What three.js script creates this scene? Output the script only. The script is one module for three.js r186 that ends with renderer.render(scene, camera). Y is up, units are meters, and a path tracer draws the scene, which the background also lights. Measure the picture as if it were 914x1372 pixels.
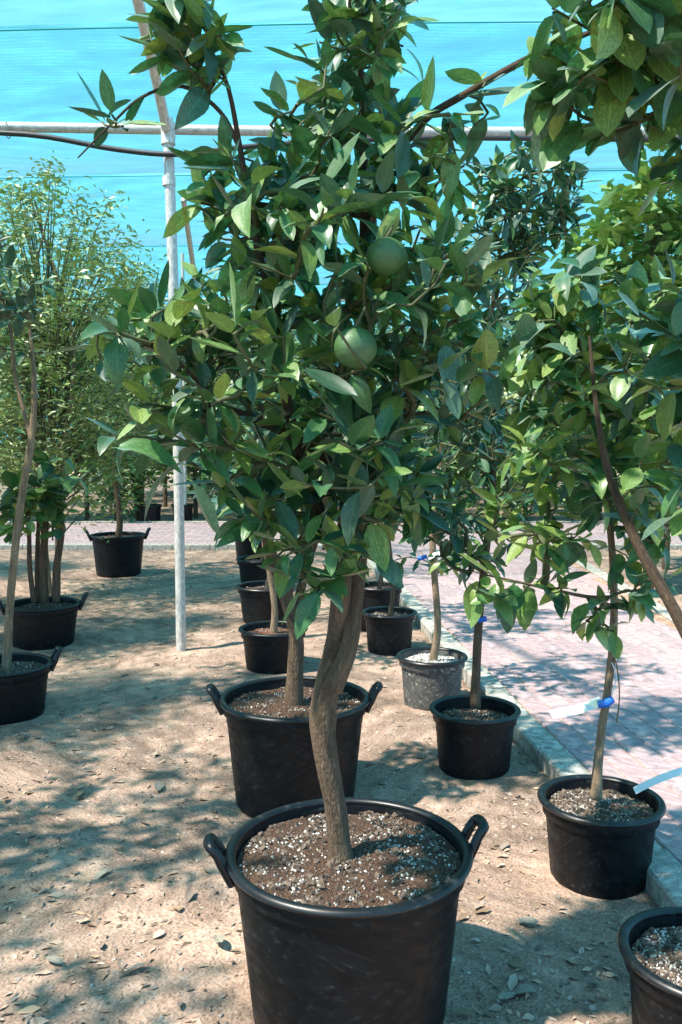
import * as THREE from 'three';
import { ImprovedNoise } from 'three/addons/math/ImprovedNoise.js';
import { mergeGeometries } from 'three/addons/utils/BufferGeometryUtils.js';

// ---------------------------------------------------------------- camera, sky, sun, exposure
const scene = new THREE.Scene();
const camera = new THREE.PerspectiveCamera(60.35, 682 / 1024, 0.05, 600);
camera.position.set(0, 1.49, 0);
camera.rotation.x = -4.8 * Math.PI / 180;
const SUN = new THREE.Vector3(-0.47, 0.84, 0.24).normalize();
{
  const w = 256, h = 128, d = new Float32Array(w * h * 4), dir = new THREE.Vector3();
  for (let j = 0; j < h; j++) for (let i = 0; i < w; i++) {
    const th = (j + 0.5) / h * Math.PI - Math.PI / 2, ph = (i + 0.5) / w * 2 * Math.PI - Math.PI;
    dir.set(Math.cos(th) * Math.cos(ph), Math.sin(th), Math.cos(th) * Math.sin(ph));
    const e = Math.max(0, Math.sin(th)), k = Math.exp(-e * 3.2), s = Math.max(0, dir.dot(SUN));
    const glow = 0.25 * Math.pow(s, 12), q = (j * w + i) * 4;
    d[q] = 0.065 + 0.09 * k + glow; d[q + 1] = 0.22 + 0.22 * k + glow * 0.95; d[q + 2] = 0.48 + 0.16 * k + glow * 0.85; d[q + 3] = 1;
  }
  const t = new THREE.DataTexture(d, w, h, THREE.RGBAFormat, THREE.FloatType);
  t.mapping = THREE.EquirectangularReflectionMapping; t.magFilter = t.minFilter = THREE.LinearFilter; t.needsUpdate = true;
  scene.background = t; scene.environment = t;
}
const sun = new THREE.DirectionalLight(new THREE.Color(1, 0.93, 0.82), 5);
sun.position.copy(SUN).multiplyScalar(40); sun.castShadow = true; sun.shadow.radius = 2.4; sun.shadow.mapSize.set(4096, 4096);
Object.assign(sun.shadow.camera, { left: -16, right: 16, top: 16, bottom: -16, near: 1, far: 100 });
scene.add(sun); scene.add(sun.target);
const renderer = new THREE.WebGLRenderer({ antialias: true });
renderer.toneMapping = THREE.LinearToneMapping; renderer.toneMappingExposure = 3.65;
renderer.outputColorSpace = THREE.SRGBColorSpace;
renderer.shadowMap.enabled = true; renderer.shadowMap.type = THREE.PCFSoftShadowMap;

// ---------------------------------------------------------------- helpers
function rng(seed) { let a = seed >>> 0; return () => { a = a + 0x6D2B79F5 | 0; let t = Math.imul(a ^ a >>> 15, 1 | a); t = t + Math.imul(t ^ t >>> 7, 61 | t) ^ t; return ((t ^ t >>> 14) >>> 0) / 4294967296; }; }
const perlin = new ImprovedNoise();
const fbm = (x, y, z, o = 4) => { let s = 0, a = 0.5; for (let i = 0; i < o; i++) { s += a * perlin.noise(x, y, z); x *= 2.03; y *= 2.03; z *= 2.03; a *= 0.5; } return s; };
const V = (x, y, z) => new THREE.Vector3(x, y, z);
const L = (r, g, b) => new THREE.Color().setRGB(r, g, b);
const used = {};
function numbered(n) { const k = used[n] = (used[n] ?? -1) + 1; return k ? n + '_' + String(k).padStart(3, '0') : n; }
function tag(o, label, category, group, kind) { if (label) o.userData.label = label; if (category) o.userData.category = category; if (group) o.userData.group = group; if (kind) o.userData.kind = kind; return o; }
function mesh(name, geo, mat, parent) { const m = new THREE.Mesh(geo, mat); m.name = parent ? name : numbered(name); m.castShadow = m.receiveShadow = true; (parent || scene).add(m); return m; }
function thing(name, label, category, pos, group) { const g = new THREE.Group(); g.name = numbered(name); if (pos) g.position.set(...pos); scene.add(g); return tag(g, label, category, group); }

// tapered tube through points [[x,y,z,r],...]
function tube(pts, sides = 8, sub = 3, cap = true, lump = 0) {
  const c = pts.map(p => V(p[0], p[1], p[2]));
  const curve = new THREE.CatmullRomCurve3(c, false, 'centripetal');
  const n = (pts.length - 1) * sub, pos = [], nor = [], uv = [], idx = [];
  let N = null, prevT = null, len = 0, prev = null;
  for (let i = 0; i <= n; i++) {
    const t = i / n, k = Math.min(pts.length - 2, Math.floor(t * (pts.length - 1))), fr = t * (pts.length - 1) - k;
    const P = curve.getPoint(t), T = curve.getTangent(t).normalize();
    const r0 = pts[k][3] * (1 - fr) + pts[k + 1][3] * fr;
    if (!N) { N = V(1, 0, 0); if (Math.abs(T.x) > 0.9) N.set(0, 0, 1); N.addScaledVector(T, -N.dot(T)).normalize(); }
    else { N.addScaledVector(T, -N.dot(T)).normalize(); }
    const Bn = T.clone().cross(N);
    if (prev) len += P.distanceTo(prev); prev = P; prevT = T;
    for (let s = 0; s <= sides; s++) {
      const a = s / sides * Math.PI * 2, d = N.clone().multiplyScalar(Math.cos(a)).addScaledVector(Bn, Math.sin(a));
      let r = r0; if (lump) r *= 1 + lump * fbm(d.x * 1.3 + P.x * 9, P.y * 9, d.z * 1.3 + P.z * 9, 3);
      pos.push(P.x + d.x * r, P.y + d.y * r, P.z + d.z * r); nor.push(d.x, d.y, d.z); uv.push(s / sides, len * 1.6);
    }
  }
  const w = sides + 1;
  for (let i = 0; i < n; i++) for (let s = 0; s < sides; s++) { const a = i * w + s, b = a + w; idx.push(a, a + 1, b, b, a + 1, b + 1); }
  if (cap) for (const e of [0, n]) { const o = pos.length / 3, P = curve.getPoint(e / n), T = curve.getTangent(e / n).multiplyScalar(e ? 1 : -1); pos.push(P.x, P.y, P.z); nor.push(T.x, T.y, T.z); uv.push(0.5, 0); for (let s = 0; s < sides; s++) { const a = e * w + s; e ? idx.push(o, a, a + 1) : idx.push(o, a + 1, a); } }
  const g = new THREE.BufferGeometry();
  g.setAttribute('position', new THREE.Float32BufferAttribute(pos, 3)); g.setAttribute('normal', new THREE.Float32BufferAttribute(nor, 3)); g.setAttribute('uv', new THREE.Float32BufferAttribute(uv, 2)); g.setIndex(idx);
  if (lump) g.computeVertexNormals();
  return g;
}
// box with chamfered top edges, base at y = 0
function slab(w, h, l, c = 0.004) {
  const s = new THREE.Shape(); s.moveTo(-w / 2, 0); s.lineTo(w / 2, 0); s.lineTo(w / 2, h - c); s.lineTo(w / 2 - c, h); s.lineTo(-w / 2 + c, h); s.lineTo(-w / 2, h - c); s.closePath();
  const g = new THREE.ExtrudeGeometry(s, { depth: l - 2 * c, bevelEnabled: true, bevelThickness: c, bevelSize: 0.0, bevelSegments: 1, curveSegments: 1 });
  g.translate(0, 0, -(l - 2 * c) / 2); const p = g.attributes.position;
  for (let i = 0; i < p.count; i++) if (Math.abs(p.getZ(i)) > (l - 2 * c) / 2 + c * 0.5 && p.getY(i) > h - c * 0.5) p.setY(i, h - c);
  g.computeVertexNormals(); return g;
}
// joins many transformed copies into one geometry: items {g, m, c}
function join(items, colored) {
  let nv = 0, ni = 0; for (const it of items) { nv += it.g.attributes.position.count; ni += it.g.index.count; }
  const pos = new Float32Array(nv * 3), nor = new Float32Array(nv * 3), uv = new Float32Array(nv * 2), col = colored ? new Float32Array(nv * 3) : null, idx = new Uint32Array(ni);
  let o = 0, q = 0;
  for (const { g, m, c } of items) {
    const P = g.attributes.position.array, N = g.attributes.normal.array, U = g.attributes.uv.array, I = g.index.array, e = m.elements, n = P.length / 3;
    for (let i = 0; i < n; i++) {
      const x = P[i * 3], y = P[i * 3 + 1], z = P[i * 3 + 2], k = (o + i) * 3;
      pos[k] = e[0] * x + e[4] * y + e[8] * z + e[12]; pos[k + 1] = e[1] * x + e[5] * y + e[9] * z + e[13]; pos[k + 2] = e[2] * x + e[6] * y + e[10] * z + e[14];
      const a = N[i * 3], b = N[i * 3 + 1], d = N[i * 3 + 2]; let nx = e[0] * a + e[4] * b + e[8] * d, ny = e[1] * a + e[5] * b + e[9] * d, nz = e[2] * a + e[6] * b + e[10] * d; const l = Math.hypot(nx, ny, nz) || 1;
      nor[k] = nx / l; nor[k + 1] = ny / l; nor[k + 2] = nz / l; uv[(o + i) * 2] = U[i * 2]; uv[(o + i) * 2 + 1] = U[i * 2 + 1];
      if (col) { col[k] = c.r; col[k + 1] = c.g; col[k + 2] = c.b; }
    }
    for (let i = 0; i < I.length; i++) idx[q++] = I[i] + o; o += n;
  }
  const g = new THREE.BufferGeometry(); g.setAttribute('position', new THREE.BufferAttribute(pos, 3)); g.setAttribute('normal', new THREE.BufferAttribute(nor, 3)); g.setAttribute('uv', new THREE.BufferAttribute(uv, 2));
  if (col) g.setAttribute('color', new THREE.BufferAttribute(col, 3)); g.setIndex(new THREE.BufferAttribute(idx, 1)); return g;
}
// tileable-looking noise texture from a function (u,v in 0..1) -> [r,g,b] 0..1
function tex(n, fn, srgb = true, rep = 1) {
  const d = new Uint8Array(n * n * 4);
  for (let j = 0; j < n; j++) for (let i = 0; i < n; i++) { const c = fn(i / n, j / n), q = (j * n + i) * 4; d[q] = 255 * Math.min(1, Math.max(0, c[0])); d[q + 1] = 255 * Math.min(1, Math.max(0, c[1])); d[q + 2] = 255 * Math.min(1, Math.max(0, c[2])); d[q + 3] = 255; }
  const t = new THREE.DataTexture(d, n, n); t.wrapS = t.wrapT = THREE.RepeatWrapping; t.magFilter = THREE.LinearFilter; t.minFilter = THREE.LinearMipmapLinearFilter; t.generateMipmaps = true; if (srgb) t.colorSpace = THREE.SRGBColorSpace; t.repeat.set(rep, rep); t.needsUpdate = true; return t;
}
// periodic noise on a torus so that textures repeat without a seam
const tor = (u, v, f, o = 3, s = 0) => { const a = u * 6.28318, b = v * 6.28318; return fbm(Math.cos(a) * f + s + 7, Math.sin(a) * f + Math.cos(b) * f * 0.9 + s, Math.sin(b) * f + s * 2, o); };

// ---------------------------------------------------------------- materials
const rt = rng(5);
const grain = Array.from({ length: 512 * 512 }, () => rt());
const gr = (u, v) => grain[((v * 512) | 0) * 512 + ((u * 512) | 0)];
const soilTex = tex(1024, (u, v) => {                      // sandy ground: patches, damp stains, grains
  const n = tor(u, v, 1.6, 6), m = tor(u, v, 6, 4, 3), f = gr(u, v), k = 0.86 + n * 0.42 + m * 0.30 + (f - 0.5) * 0.22;
  return [k * 0.86, k * (0.745 + 0.03 * m), k * (0.655 + 0.05 * m)];
});
const soilBump = tex(1024, (u, v) => { const k = 0.5 + tor(u, v, 5, 6, 1) * 0.7 + tor(u, v, 18, 3, 5) * 0.4 + (gr(u, v) - 0.5) * 0.25; return [k, k, k]; }, false);
const M = {};
M.soil = new THREE.MeshStandardMaterial({ map: soilTex, bumpMap: soilBump, bumpScale: 0.014, roughness: 0.96, color: L(0.565, 0.53, 0.52) });
const dustTex = tex(512, (u, v) => { const k = 0.5 + tor(u, v, 2.2, 5) * 0.9 + (gr(u, v) - 0.5) * 0.12, sc = Math.max(0, tor(u * 1, v, 5, 5, 12) - 0.12) * 5.0 * (0.5 + gr(u, (v * 0.2) % 1)); const w = Math.max(0, k) + sc; return [0.10 + 0.13 * w, 0.105 + 0.125 * w, 0.115 + 0.11 * w]; });
const roughTex = tex(256, (u, v) => { const k = 0.62 + tor(u, v, 3, 4, 9) * 0.5; return [k, k, k]; }, false);
M.pot = new THREE.MeshPhysicalMaterial({ specularIntensity: 0.45, map: dustTex, roughness: 0.8, roughnessMap: roughTex, color: L(0.2, 0.235, 0.28) });
M.potGrey = new THREE.MeshStandardMaterial({ map: dustTex, roughness: 0.8, color: L(3.2, 3.1, 2.9) });
M.rim = new THREE.MeshPhysicalMaterial({ map: dustTex, roughness: 0.38, color: L(0.2, 0.235, 0.28) });
const mixTex = tex(512, (u, v) => { const n = tor(u, v, 9, 4), f = gr(u, v), k = 0.30 + n * 0.36 + (f - 0.5) * 0.24; return [k * 1.25, k * 0.92, k * 0.70]; });
const mixBump = tex(512, (u, v) => { const k = 0.5 + tor(u, v, 14, 4, 2) * 0.8 + (gr(u, v) - 0.5) * 0.5; return [k, k, k]; }, false);
M.mix = new THREE.MeshStandardMaterial({ map: mixTex, bumpMap: mixBump, bumpScale: 0.012, roughness: 1 });
M.mixRed = M.mix.clone(); M.mixRed.color = L(2.3, 1.5, 1.2);
M.perlite = new THREE.MeshStandardMaterial({ color: L(0.72, 0.70, 0.66), roughness: 0.9 });
M.bits = new THREE.MeshStandardMaterial({ color: L(1, 1, 1), vertexColors: true, roughness: 0.95 });
const barkTex = tex(512, (u, v) => { const a = tor(u, v, 1.0, 3), b = tor(u, (v * 0.25) % 1, 7, 4, 4), k = 0.56 + a * 0.26 + b * 0.15 + tor(u, v, 9, 3, 15) * 0.2 + (gr(u, v) - 0.5) * 0.12, l = Math.max(0, tor(u, v, 3, 4, 8) - 0.15) * 0.6; return [k * 0.90 + l, k * 0.77 + l, k * 0.63 + l]; });
const barkBump = tex(512, (u, v) => { const k = 0.5 + tor(u, v, 5, 5, 1) * 0.7 + tor(u, v, 14, 3, 6) * 0.4; return [k, k, k]; }, false);
M.bark = new THREE.MeshStandardMaterial({ map: barkTex, bumpMap: barkBump, bumpScale: 0.006, roughness: 0.9, color: L(0.46, 0.415, 0.37) });
M.barkPale = new THREE.MeshStandardMaterial({ map: barkTex, bumpMap: barkBump, bumpScale: 0.004, roughness: 0.9, color: L(1.05, 1.02, 0.95) });
M.twig = new THREE.MeshStandardMaterial({ color: L(0.075, 0.085, 0.035), roughness: 0.8 });
// leaf: pale midrib and side veins, mottled blade
const leafTex = tex(256, (u, v) => {
  const x = Math.abs(u - 0.5) * 2, rib = Math.exp(-x * x * 900) * 0.55, ph = (v * 9 + x * 2.2) % 1, vein = Math.exp(-Math.pow((ph - 0.5) * 14, 2)) * 0.12 * (1 - x * 0.6);
  const k = 0.80 + tor(u, v, 2.5, 4) * 0.34 + rib * 0.5 + vein + (gr(u, v) - 0.5) * 0.05; return [k + rib * 0.4, k + rib * 0.18, k + rib * 0.1];
});
function leafMat(c, o = {}) { return new THREE.MeshPhysicalMaterial({ map: leafTex, color: c, roughness: 0.5, transmission: 0.42, thickness: 0, ior: 1.4, clearcoat: 0.5, clearcoatRoughness: 0.3, side: THREE.DoubleSide, ...o }); }
const LEAFC = [L(0.055, 0.20, 0.07), L(0.08, 0.265, 0.08), L(0.035, 0.15, 0.07), L(0.13, 0.34, 0.09), L(0.24, 0.45, 0.10), L(0.08, 0.22, 0.115), L(0.38, 0.56, 0.12), L(0.16, 0.30, 0.165)];
const LEAFM = LEAFC.map(c => leafMat(c));
M.foliage = leafMat(L(1, 1, 1), { vertexColors: true });
M.net = [0, 1].map(k => new THREE.MeshPhysicalMaterial({
  color: k ? L(0.10, 0.40, 0.42) : L(0.04, 0.33, 0.29), roughness: 1, transmission: 0.55, thickness: 0, transparent: true, opacity: k ? 0.46 : 0.60, side: THREE.DoubleSide,
  map: tex(512, (u, v) => { const r = tor(0.3, v, 3, 5, 4) * 0.16, w = tor(u, v, 2, 4, 2), line = 0.05 * Math.sin(v * 6.28318 * 60), f = gr((u * 0.25) % 1, v); const q = 0.86 + r * 0.7 + w * 0.34 + line + (f - 0.5) * 0.10; return [q * (0.9 + w * 0.5), q, q * (0.98 - w * 0.12)]; }),
}));
M.seam = new THREE.MeshStandardMaterial({ color: L(0.03, 0.34, 0.36), roughness: 0.9 });
const galvTex = tex(256, (u, v) => { const k = 0.8 + tor(u, v, 3, 4) * 0.3 + (gr(u, v) - 0.5) * 0.06; return [k, k, k]; });
M.galv = new THREE.MeshStandardMaterial({ map: galvTex, color: L(0.85, 0.84, 0.78), roughness: 0.5, metalness: 0.15 });
M.hose = new THREE.MeshStandardMaterial({ color: L(0.02, 0.022, 0.025), roughness: 0.5 });
M.wire = new THREE.MeshStandardMaterial({ color: L(0.25, 0.26, 0.26), roughness: 0.5, metalness: 0.6 });
const concTex = tex(512, (u, v) => { const k = 0.72 + tor(u, v, 2, 5) * 0.4 + tor(u, v, 9, 4, 3) * 0.25 + (gr(u, v) - 0.5) * 0.2; return [k, k * 0.985, k * 0.95]; });
const concBump = tex(512, (u, v) => { const k = 0.5 + tor(u, v, 8, 4) * 0.5 + (gr(u, v) - 0.5) * 0.6; return [k, k, k]; }, false);
const paveTex = tex(512, (u, v) => { const k = 0.735 + tor(u, v, 2, 4) * 0.24 + tor(u, v, 9, 3, 3) * 0.14 + (gr(u, v) - 0.5) * 0.09; return [k, k * 0.99, k * 0.98]; });
M.kerb = new THREE.MeshStandardMaterial({ map: concTex, bumpMap: concBump, bumpScale: 0.003, roughness: 0.92, color: L(0.72, 0.72, 0.68) });
const PAVC = [L(0.76, 0.55, 0.56), L(0.68, 0.50, 0.52), L(0.71, 0.55, 0.57), L(0.80, 0.60, 0.60), L(0.64, 0.50, 0.53)];
M.paver = PAVC.map(c => new THREE.MeshStandardMaterial({ map: paveTex, bumpMap: concBump, bumpScale: 0.002, roughness: 0.9, color: c }));
M.paverAll = new THREE.MeshStandardMaterial({ map: paveTex, bumpMap: concBump, bumpScale: 0.002, roughness: 0.9, vertexColors: true });
M.sandBed = new THREE.MeshStandardMaterial({ map: soilTex, roughness: 1, color: L(0.74, 0.62, 0.56) });
M.tagWhite = new THREE.MeshStandardMaterial({ color: L(0.78, 0.78, 0.76), roughness: 0.45 });
M.tagBlue = new THREE.MeshStandardMaterial({ color: L(0.01, 0.13, 0.55), roughness: 0.45 });
M.cane = new THREE.MeshStandardMaterial({ map: barkTex, color: L(1.0, 0.8, 0.5), roughness: 0.8 });

// ---------------------------------------------------------------- ground
const hash2 = (x, z) => 0.028 * fbm(x * 0.7, 3.1, z * 0.7, 3) + 0.022 * fbm(x * 3.1, 9.2, z * 3.1, 3) + 0.010 * fbm(x * 11, 1.2, z * 11, 2);
const leftEdge = z => 1.15 + 0.095 * (z + 2.75), rightEdge = z => 2.58 - 0.035 * (z + 6.66);   // main path edges
const CROSS = [-14.9, -11.8];                                                                    // cross path in z
const onPath = (x, z) => (x > leftEdge(z) - 0.12 && x < rightEdge(z) + 0.1 && z > CROSS[0]) || (z < CROSS[1] + 0.12 && z > CROSS[0] - 0.1);
const groundY = (x, z) => onPath(x, z) ? -0.05 : hash2(x, z);
{
  const line = (a, b, s, far) => { const o = []; for (let v = -far; v < a; v += (v < a - 40 ? 40 : v < a - 6 ? 4 : 0.7)) o.push(v); for (let v = a; v < b; v += s) o.push(v); for (let v = b; v <= far; v += (v > b + 40 ? 40 : v > b + 6 ? 4 : 0.7)) o.push(v); return o; };
  const xs = line(-5, 4, 0.036, 260), zs = line(-12.5, 0.2, 0.038, 260), pos = [], uv = [], idx = [];
  for (const z of zs) for (const x of xs) { pos.push(x, groundY(x, z), z); uv.push(x * 0.31 + 0.13 * Math.sin(z * 0.7), z * 0.31 + 0.11 * Math.sin(x * 0.9)); }
  const w = xs.length; for (let j = 0; j < zs.length - 1; j++) for (let i = 0; i < w - 1; i++) { const a = j * w + i; idx.push(a, a + w, a + 1, a + 1, a + w, a + w + 1); }
  const g = new THREE.BufferGeometry(); g.setAttribute('position', new THREE.Float32BufferAttribute(pos, 3)); g.setAttribute('uv', new THREE.Float32BufferAttribute(uv, 2)); g.setIndex(idx); g.computeVertexNormals();
  tag(mesh('ground', g, M.soil), 'sandy nursery ground strewn with dry leaf litter', 'ground', null, 'structure');
}

// ---------------------------------------------------------------- paved paths with pavers and kerb stones
const inView = (() => { camera.updateMatrixWorld(); camera.updateProjectionMatrix(); const f = new THREE.Frustum().setFromProjectionMatrix(new THREE.Matrix4().multiplyMatrices(camera.projectionMatrix, camera.matrixWorldInverse)); return p => f.containsPoint(p); })();
{
  const r = rng(77), PW = 0.128, PL = 0.258, G = 0.1312, GL = 0.2612;
  const variants = [0, 1, 2].map(k => { const g = slab(PW - k * 0.001, 0.05, PL - k * 0.001, 0.005); const u = g.attributes.uv, p = g.attributes.position, n = g.attributes.normal; for (let i = 0; i < u.count; i++) u.setXY(i, p.getX(i) * 1.7 + 0.23 * k + (Math.abs(n.getX(i)) > 0.9 ? p.getY(i) : 0), p.getZ(i) * 1.7 + 0.37 * k); const ng = g.index ? g : (() => { g.setIndex([...Array(g.attributes.position.count).keys()]); return g; })(); return ng; });
  const lay = (name, label, cells) => {
    const p = thing(name, label, 'path'); p.userData.kind = 'structure';
    const list = cells.map(([x, z, a]) => { const m = new THREE.Matrix4().compose(V(x, 0.012 + (r() - 0.5) * 0.003, z), new THREE.Quaternion().setFromEuler(new THREE.Euler((r() - 0.5) * 0.012, a + (r() - 0.5) * 0.012, (r() - 0.5) * 0.018)), V(1, 1, 1)); return { g: variants[(r() * 3) | 0], m, k: (r() * 5) | 0, s: inView(V(x, 0.05, z)) ? 1 / -z : -1 }; });
    const top = new Set(list.filter(o => o.s > 0).sort((a, b) => b.s - a.s).slice(0, 300));
    for (const o of top) { const m = mesh('paver', o.g, M.paver[o.k], p); o.m.decompose(m.position, m.quaternion, m.scale); }
    const rest = list.filter(o => !top.has(o)).map(o => ({ g: o.g, m: o.m, c: PAVC[o.k] }));
    if (rest.length) tag(mesh('far_pavers', join(rest, true), M.paverAll, p), null, null, null, 'stuff');
    return p;
  };
  const main = [], a = Math.atan(0.095);                       // courses run along the left kerb
  const ux = Math.sin(a), uz = -Math.cos(a);
  for (let i = 0; i < 19; i++) for (let j = -3; j < 50; j++) {
    const s = 0.072 + i * G, t = j * GL + (i % 2) * GL / 2, z0 = -0.7, x0 = leftEdge(z0);
    const x = x0 + s * Math.cos(a) - t * ux, z = z0 - s * Math.sin(a) * -1 * -1 + t * uz;
    if (x < rightEdge(z) - 0.062 && z > CROSS[1] - 0.02 && z < 0.4) main.push([x, z, a]);
  }
  const p1 = lay('paved_path', 'pink block paved path running beside the row of potted saplings', main);
  const cross = [];
  for (let i = 0; i < 23; i++) for (let j = -37; j < 37; j++) cross.push([j * GL + (i % 2) * GL / 2, CROSS[1] - 0.072 - i * G, Math.PI / 2]);
  const p2 = lay('paved_path', 'pink block paved cross path beyond the potted trees', cross);
  // bedding under the blocks
  const bed = (pts, par, y) => { const s = new THREE.Shape(pts.map(q => new THREE.Vector2(q[0], -q[1]))); const g = new THREE.ExtrudeGeometry(s, { depth: 0.05, bevelEnabled: false }); g.rotateX(-Math.PI / 2); g.translate(0, y, 0); mesh('bedding', g, M.sandBed, par); };
  bed([[leftEdge(0.4) + 0.005, 0.4], [rightEdge(0.4), 0.4], [rightEdge(CROSS[1]), CROSS[1]], [leftEdge(CROSS[1]) + 0.005, CROSS[1]]], p1, 0.0065);
  bed([[-9.6, CROSS[1] - 0.004], [9.6, CROSS[1] - 0.004], [9.6, CROSS[0]], [-9.6, CROSS[0]]], p2, 0.0062);
  // kerb stones
  const kg = slab(0.135, 0.15, 0.492, 0.010); { const u = kg.attributes.uv, p = kg.attributes.position; for (let i = 0; i < u.count; i++) u.setXY(i, p.getX(i) * 2 + p.getY(i), p.getZ(i) * 2); }
  const kerb = (par, x, z, rot) => { const m = mesh('kerb_stone', kg, M.kerb, par); m.position.set(x, -0.075 + (r() - 0.5) * 0.008, z); m.rotation.set(0, rot + (r() - 0.5) * 0.02, (r() - 0.5) * 0.03); };
  for (let j = 0; j < 23; j++) { const t = -0.5 + j * 0.5, z = -0.7 - t * Math.cos(a), x = leftEdge(z) - 0.072; if (z > CROSS[1] + 0.15) kerb(p1, x, z, a); }
  for (let j = 0; j < 24; j++) { const z = 0.1 - j * 0.5; if (z > CROSS[1] + 0.15) kerb(p1, rightEdge(z) + 0.072, z, -0.035); }
  for (let j = -19; j < 20; j++) { const x = j * 0.5; if (x < leftEdge(CROSS[1]) - 0.3 || x > rightEdge(CROSS[1]) + 0.3) kerb(p2, x, CROSS[1] + 0.072, Math.PI / 2); kerb(p2, x, CROSS[0] - 0.072, Math.PI / 2); }
}

// ---------------------------------------------------------------- shade net structure
{
  const H = 5.0, seams = [8, 1.6, -3.5, -7.8, -12, -16.2, -20.4, -24.6, -28.8, -33];
  const words = ['over the front of the nursery', 'right above the main citrus tree', 'above the paved path and big pots', 'behind the galvanised cross pipe', 'over the cross path', 'over the back trees', 'over the far trees', 'far beyond the trees', 'near the far end wall'];
  for (let k = 0; k < seams.length - 1; k++) {
    const a = seams[k], b = seams[k + 1], g = new THREE.PlaneGeometry(56, a - b, 110, 20); g.rotateX(Math.PI / 2); g.translate(0, 0, (a + b) / 2);
    const p = g.attributes.position, u = g.attributes.uv;
    for (let i = 0; i < p.count; i++) { const x = p.getX(i), z = p.getZ(i), t = (a - z) / (a - b); p.setY(i, H + 0.018 * x - 0.22 * Math.sin(Math.PI * t) - 0.05 * fbm(x * 0.35, k, z * 0.8, 2) - 0.035 * fbm(x * 1.1, k + 5, z * 2.4, 2)); p.setZ(i, z - 0.012 * x * (k % 2 ? 1 : 0.4) + 0.05 * Math.sin(x * 0.5 + k)); u.setXY(i, x * 0.12, z * 0.35); }
    g.computeVertexNormals();
    const t = thing('shade_net', 'turquoise woven shade net panel ' + words[k], 'shade net', null, 'shade net roof panels');
    mesh('net_sheet', g, M.net[k < 3 ? 1 : 0], t);
    const pts = []; for (let i = 0; i <= 14; i++) { const x = -28 + i * 4; pts.push([x, H + 0.018 * x - 0.02, b - 0.012 * x * (k % 2 ? 1 : 0.4) + 0.05 * Math.sin(x * 0.5 + k), 0.007]); }
    mesh('seam_rope', tube(pts, 6, 2), M.seam, t);
  }
  const wall = (w, h, label, put) => { const g = new THREE.PlaneGeometry(w, h, 30, 8), u = g.attributes.uv, p = g.attributes.position; for (let i = 0; i < p.count; i++) { u.setXY(i, p.getX(i) * 0.12, p.getY(i) * 0.35); p.setZ(i, 0.12 * fbm(p.getX(i) * 0.3, 1, p.getY(i) * 0.5, 2)); } g.computeVertexNormals(); const t = tag(mesh('shade_net', g, M.net[0]), label, 'shade net', 'shade net side walls'); put(t); };
  wall(56, 4.6, 'turquoise shade net end wall behind all the trees', t => t.position.set(0, 2.55, -33.1));
  // galvanised post, cross pipe, rafter
  const X0 = -1.125, Z0 = -6.09, PY = 3.52;
  const post = thing('support_post', 'galvanised steel post rising from the ground to the cross pipe', 'post', [X0, 0, Z0]);
  mesh('shaft', tube([[0, -0.15, 0, 0.035], [0.0, 1.6, 0, 0.035], [-0.035, PY + 0.10, 0, 0.036]], 14, 2), M.galv, post);
  mesh('collar', tube([[-0.033, PY - 0.34, 0, 0.045], [-0.033, PY - 0.28, 0, 0.045]], 14, 1), M.galv, post);
  mesh('clamp', tube([[-0.033, PY - 0.07, 0.0, 0.048], [-0.033, PY + 0.07, 0, 0.048]], 14, 1), M.galv, post);
  const raf = thing('roof_rafter', 'galvanised bent rafter climbing from the post clamp to the net', 'pipe');
  mesh('bar', tube([[X0 - 0.035, PY + 0.02, Z0 + 0.05, 0.034], [X0 - 0.035, PY + 0.2, Z0 + 0.33, 0.034], [X0 - 0.035, PY + 0.42, Z0 + 0.75, 0.034], [X0 - 0.035, PY + 0.85, Z0 + 1.7, 0.034], [X0 - 0.035, PY + 1.2, Z0 + 2.7, 0.034]], 12, 5), M.galv, raf);
  const br = thing('roof_brace', 'thin galvanised brace leaning behind the support post', 'pipe');
  mesh('bar', tube([[-1.171,3.254,-6.72,0.022], [-1.363,2.689,-8.64,0.022]], 10, 2), M.galv, br);
  const pipe = thing('cross_pipe', 'galvanised horizontal pipe spanning the nursery at post top', 'pipe');
  mesh('pipe', tube([[-9, PY + 0.115, Z0 - 0.06, 0.033], [-3, PY + 0.075, Z0 - 0.06, 0.033], [0, PY + 0.035, Z0 - 0.06, 0.033], [3, PY + 0.035, Z0 - 0.06, 0.033], [9, PY + 0.04, Z0 - 0.06, 0.033]], 14, 4), M.galv, pipe);
  for (const x of [-2.25, 0.45, 2.0, 2.7]) { const q = mesh('wire_tie', new THREE.TorusGeometry(0.05, 0.0035, 5, 18), M.wire, pipe); q.position.set(x, PY + 0.04, Z0 - 0.05); q.rotation.y = Math.PI / 2; }
  const hose = thing('drip_hose', 'black irrigation hose sagging under the cross pipe', 'hose');
  mesh('line', tube([[-9, PY + 0.03, Z0, 0.018], [-4, PY + 0.02, Z0, 0.018], [-2.1, PY - 0.01, Z0 + 0.02, 0.018], [-1.5, PY - 0.11, Z0 + 0.03, 0.018], [-1.1, PY - 0.15, Z0 + 0.055, 0.018], [-0.6, PY - 0.09, Z0 + 0.03, 0.018], [0.4, PY - 0.03, Z0, 0.018], [1.9, PY - 0.035, Z0, 0.018], [4, PY - 0.04, Z0, 0.018], [9, PY - 0.03, Z0, 0.018]], 8, 5), M.hose, hose);
  const far = (z, y, label) => { const q = thing('cross_pipe', label, 'pipe'); mesh('pipe', tube([[-12, y + 0.1, z, 0.03], [0, y, z, 0.03], [12, y + 0.25, z, 0.03]], 8, 4), M.galv, q); };
  far(-16, 3.95, 'thin pale pipe over the back trees under the net');
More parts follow.
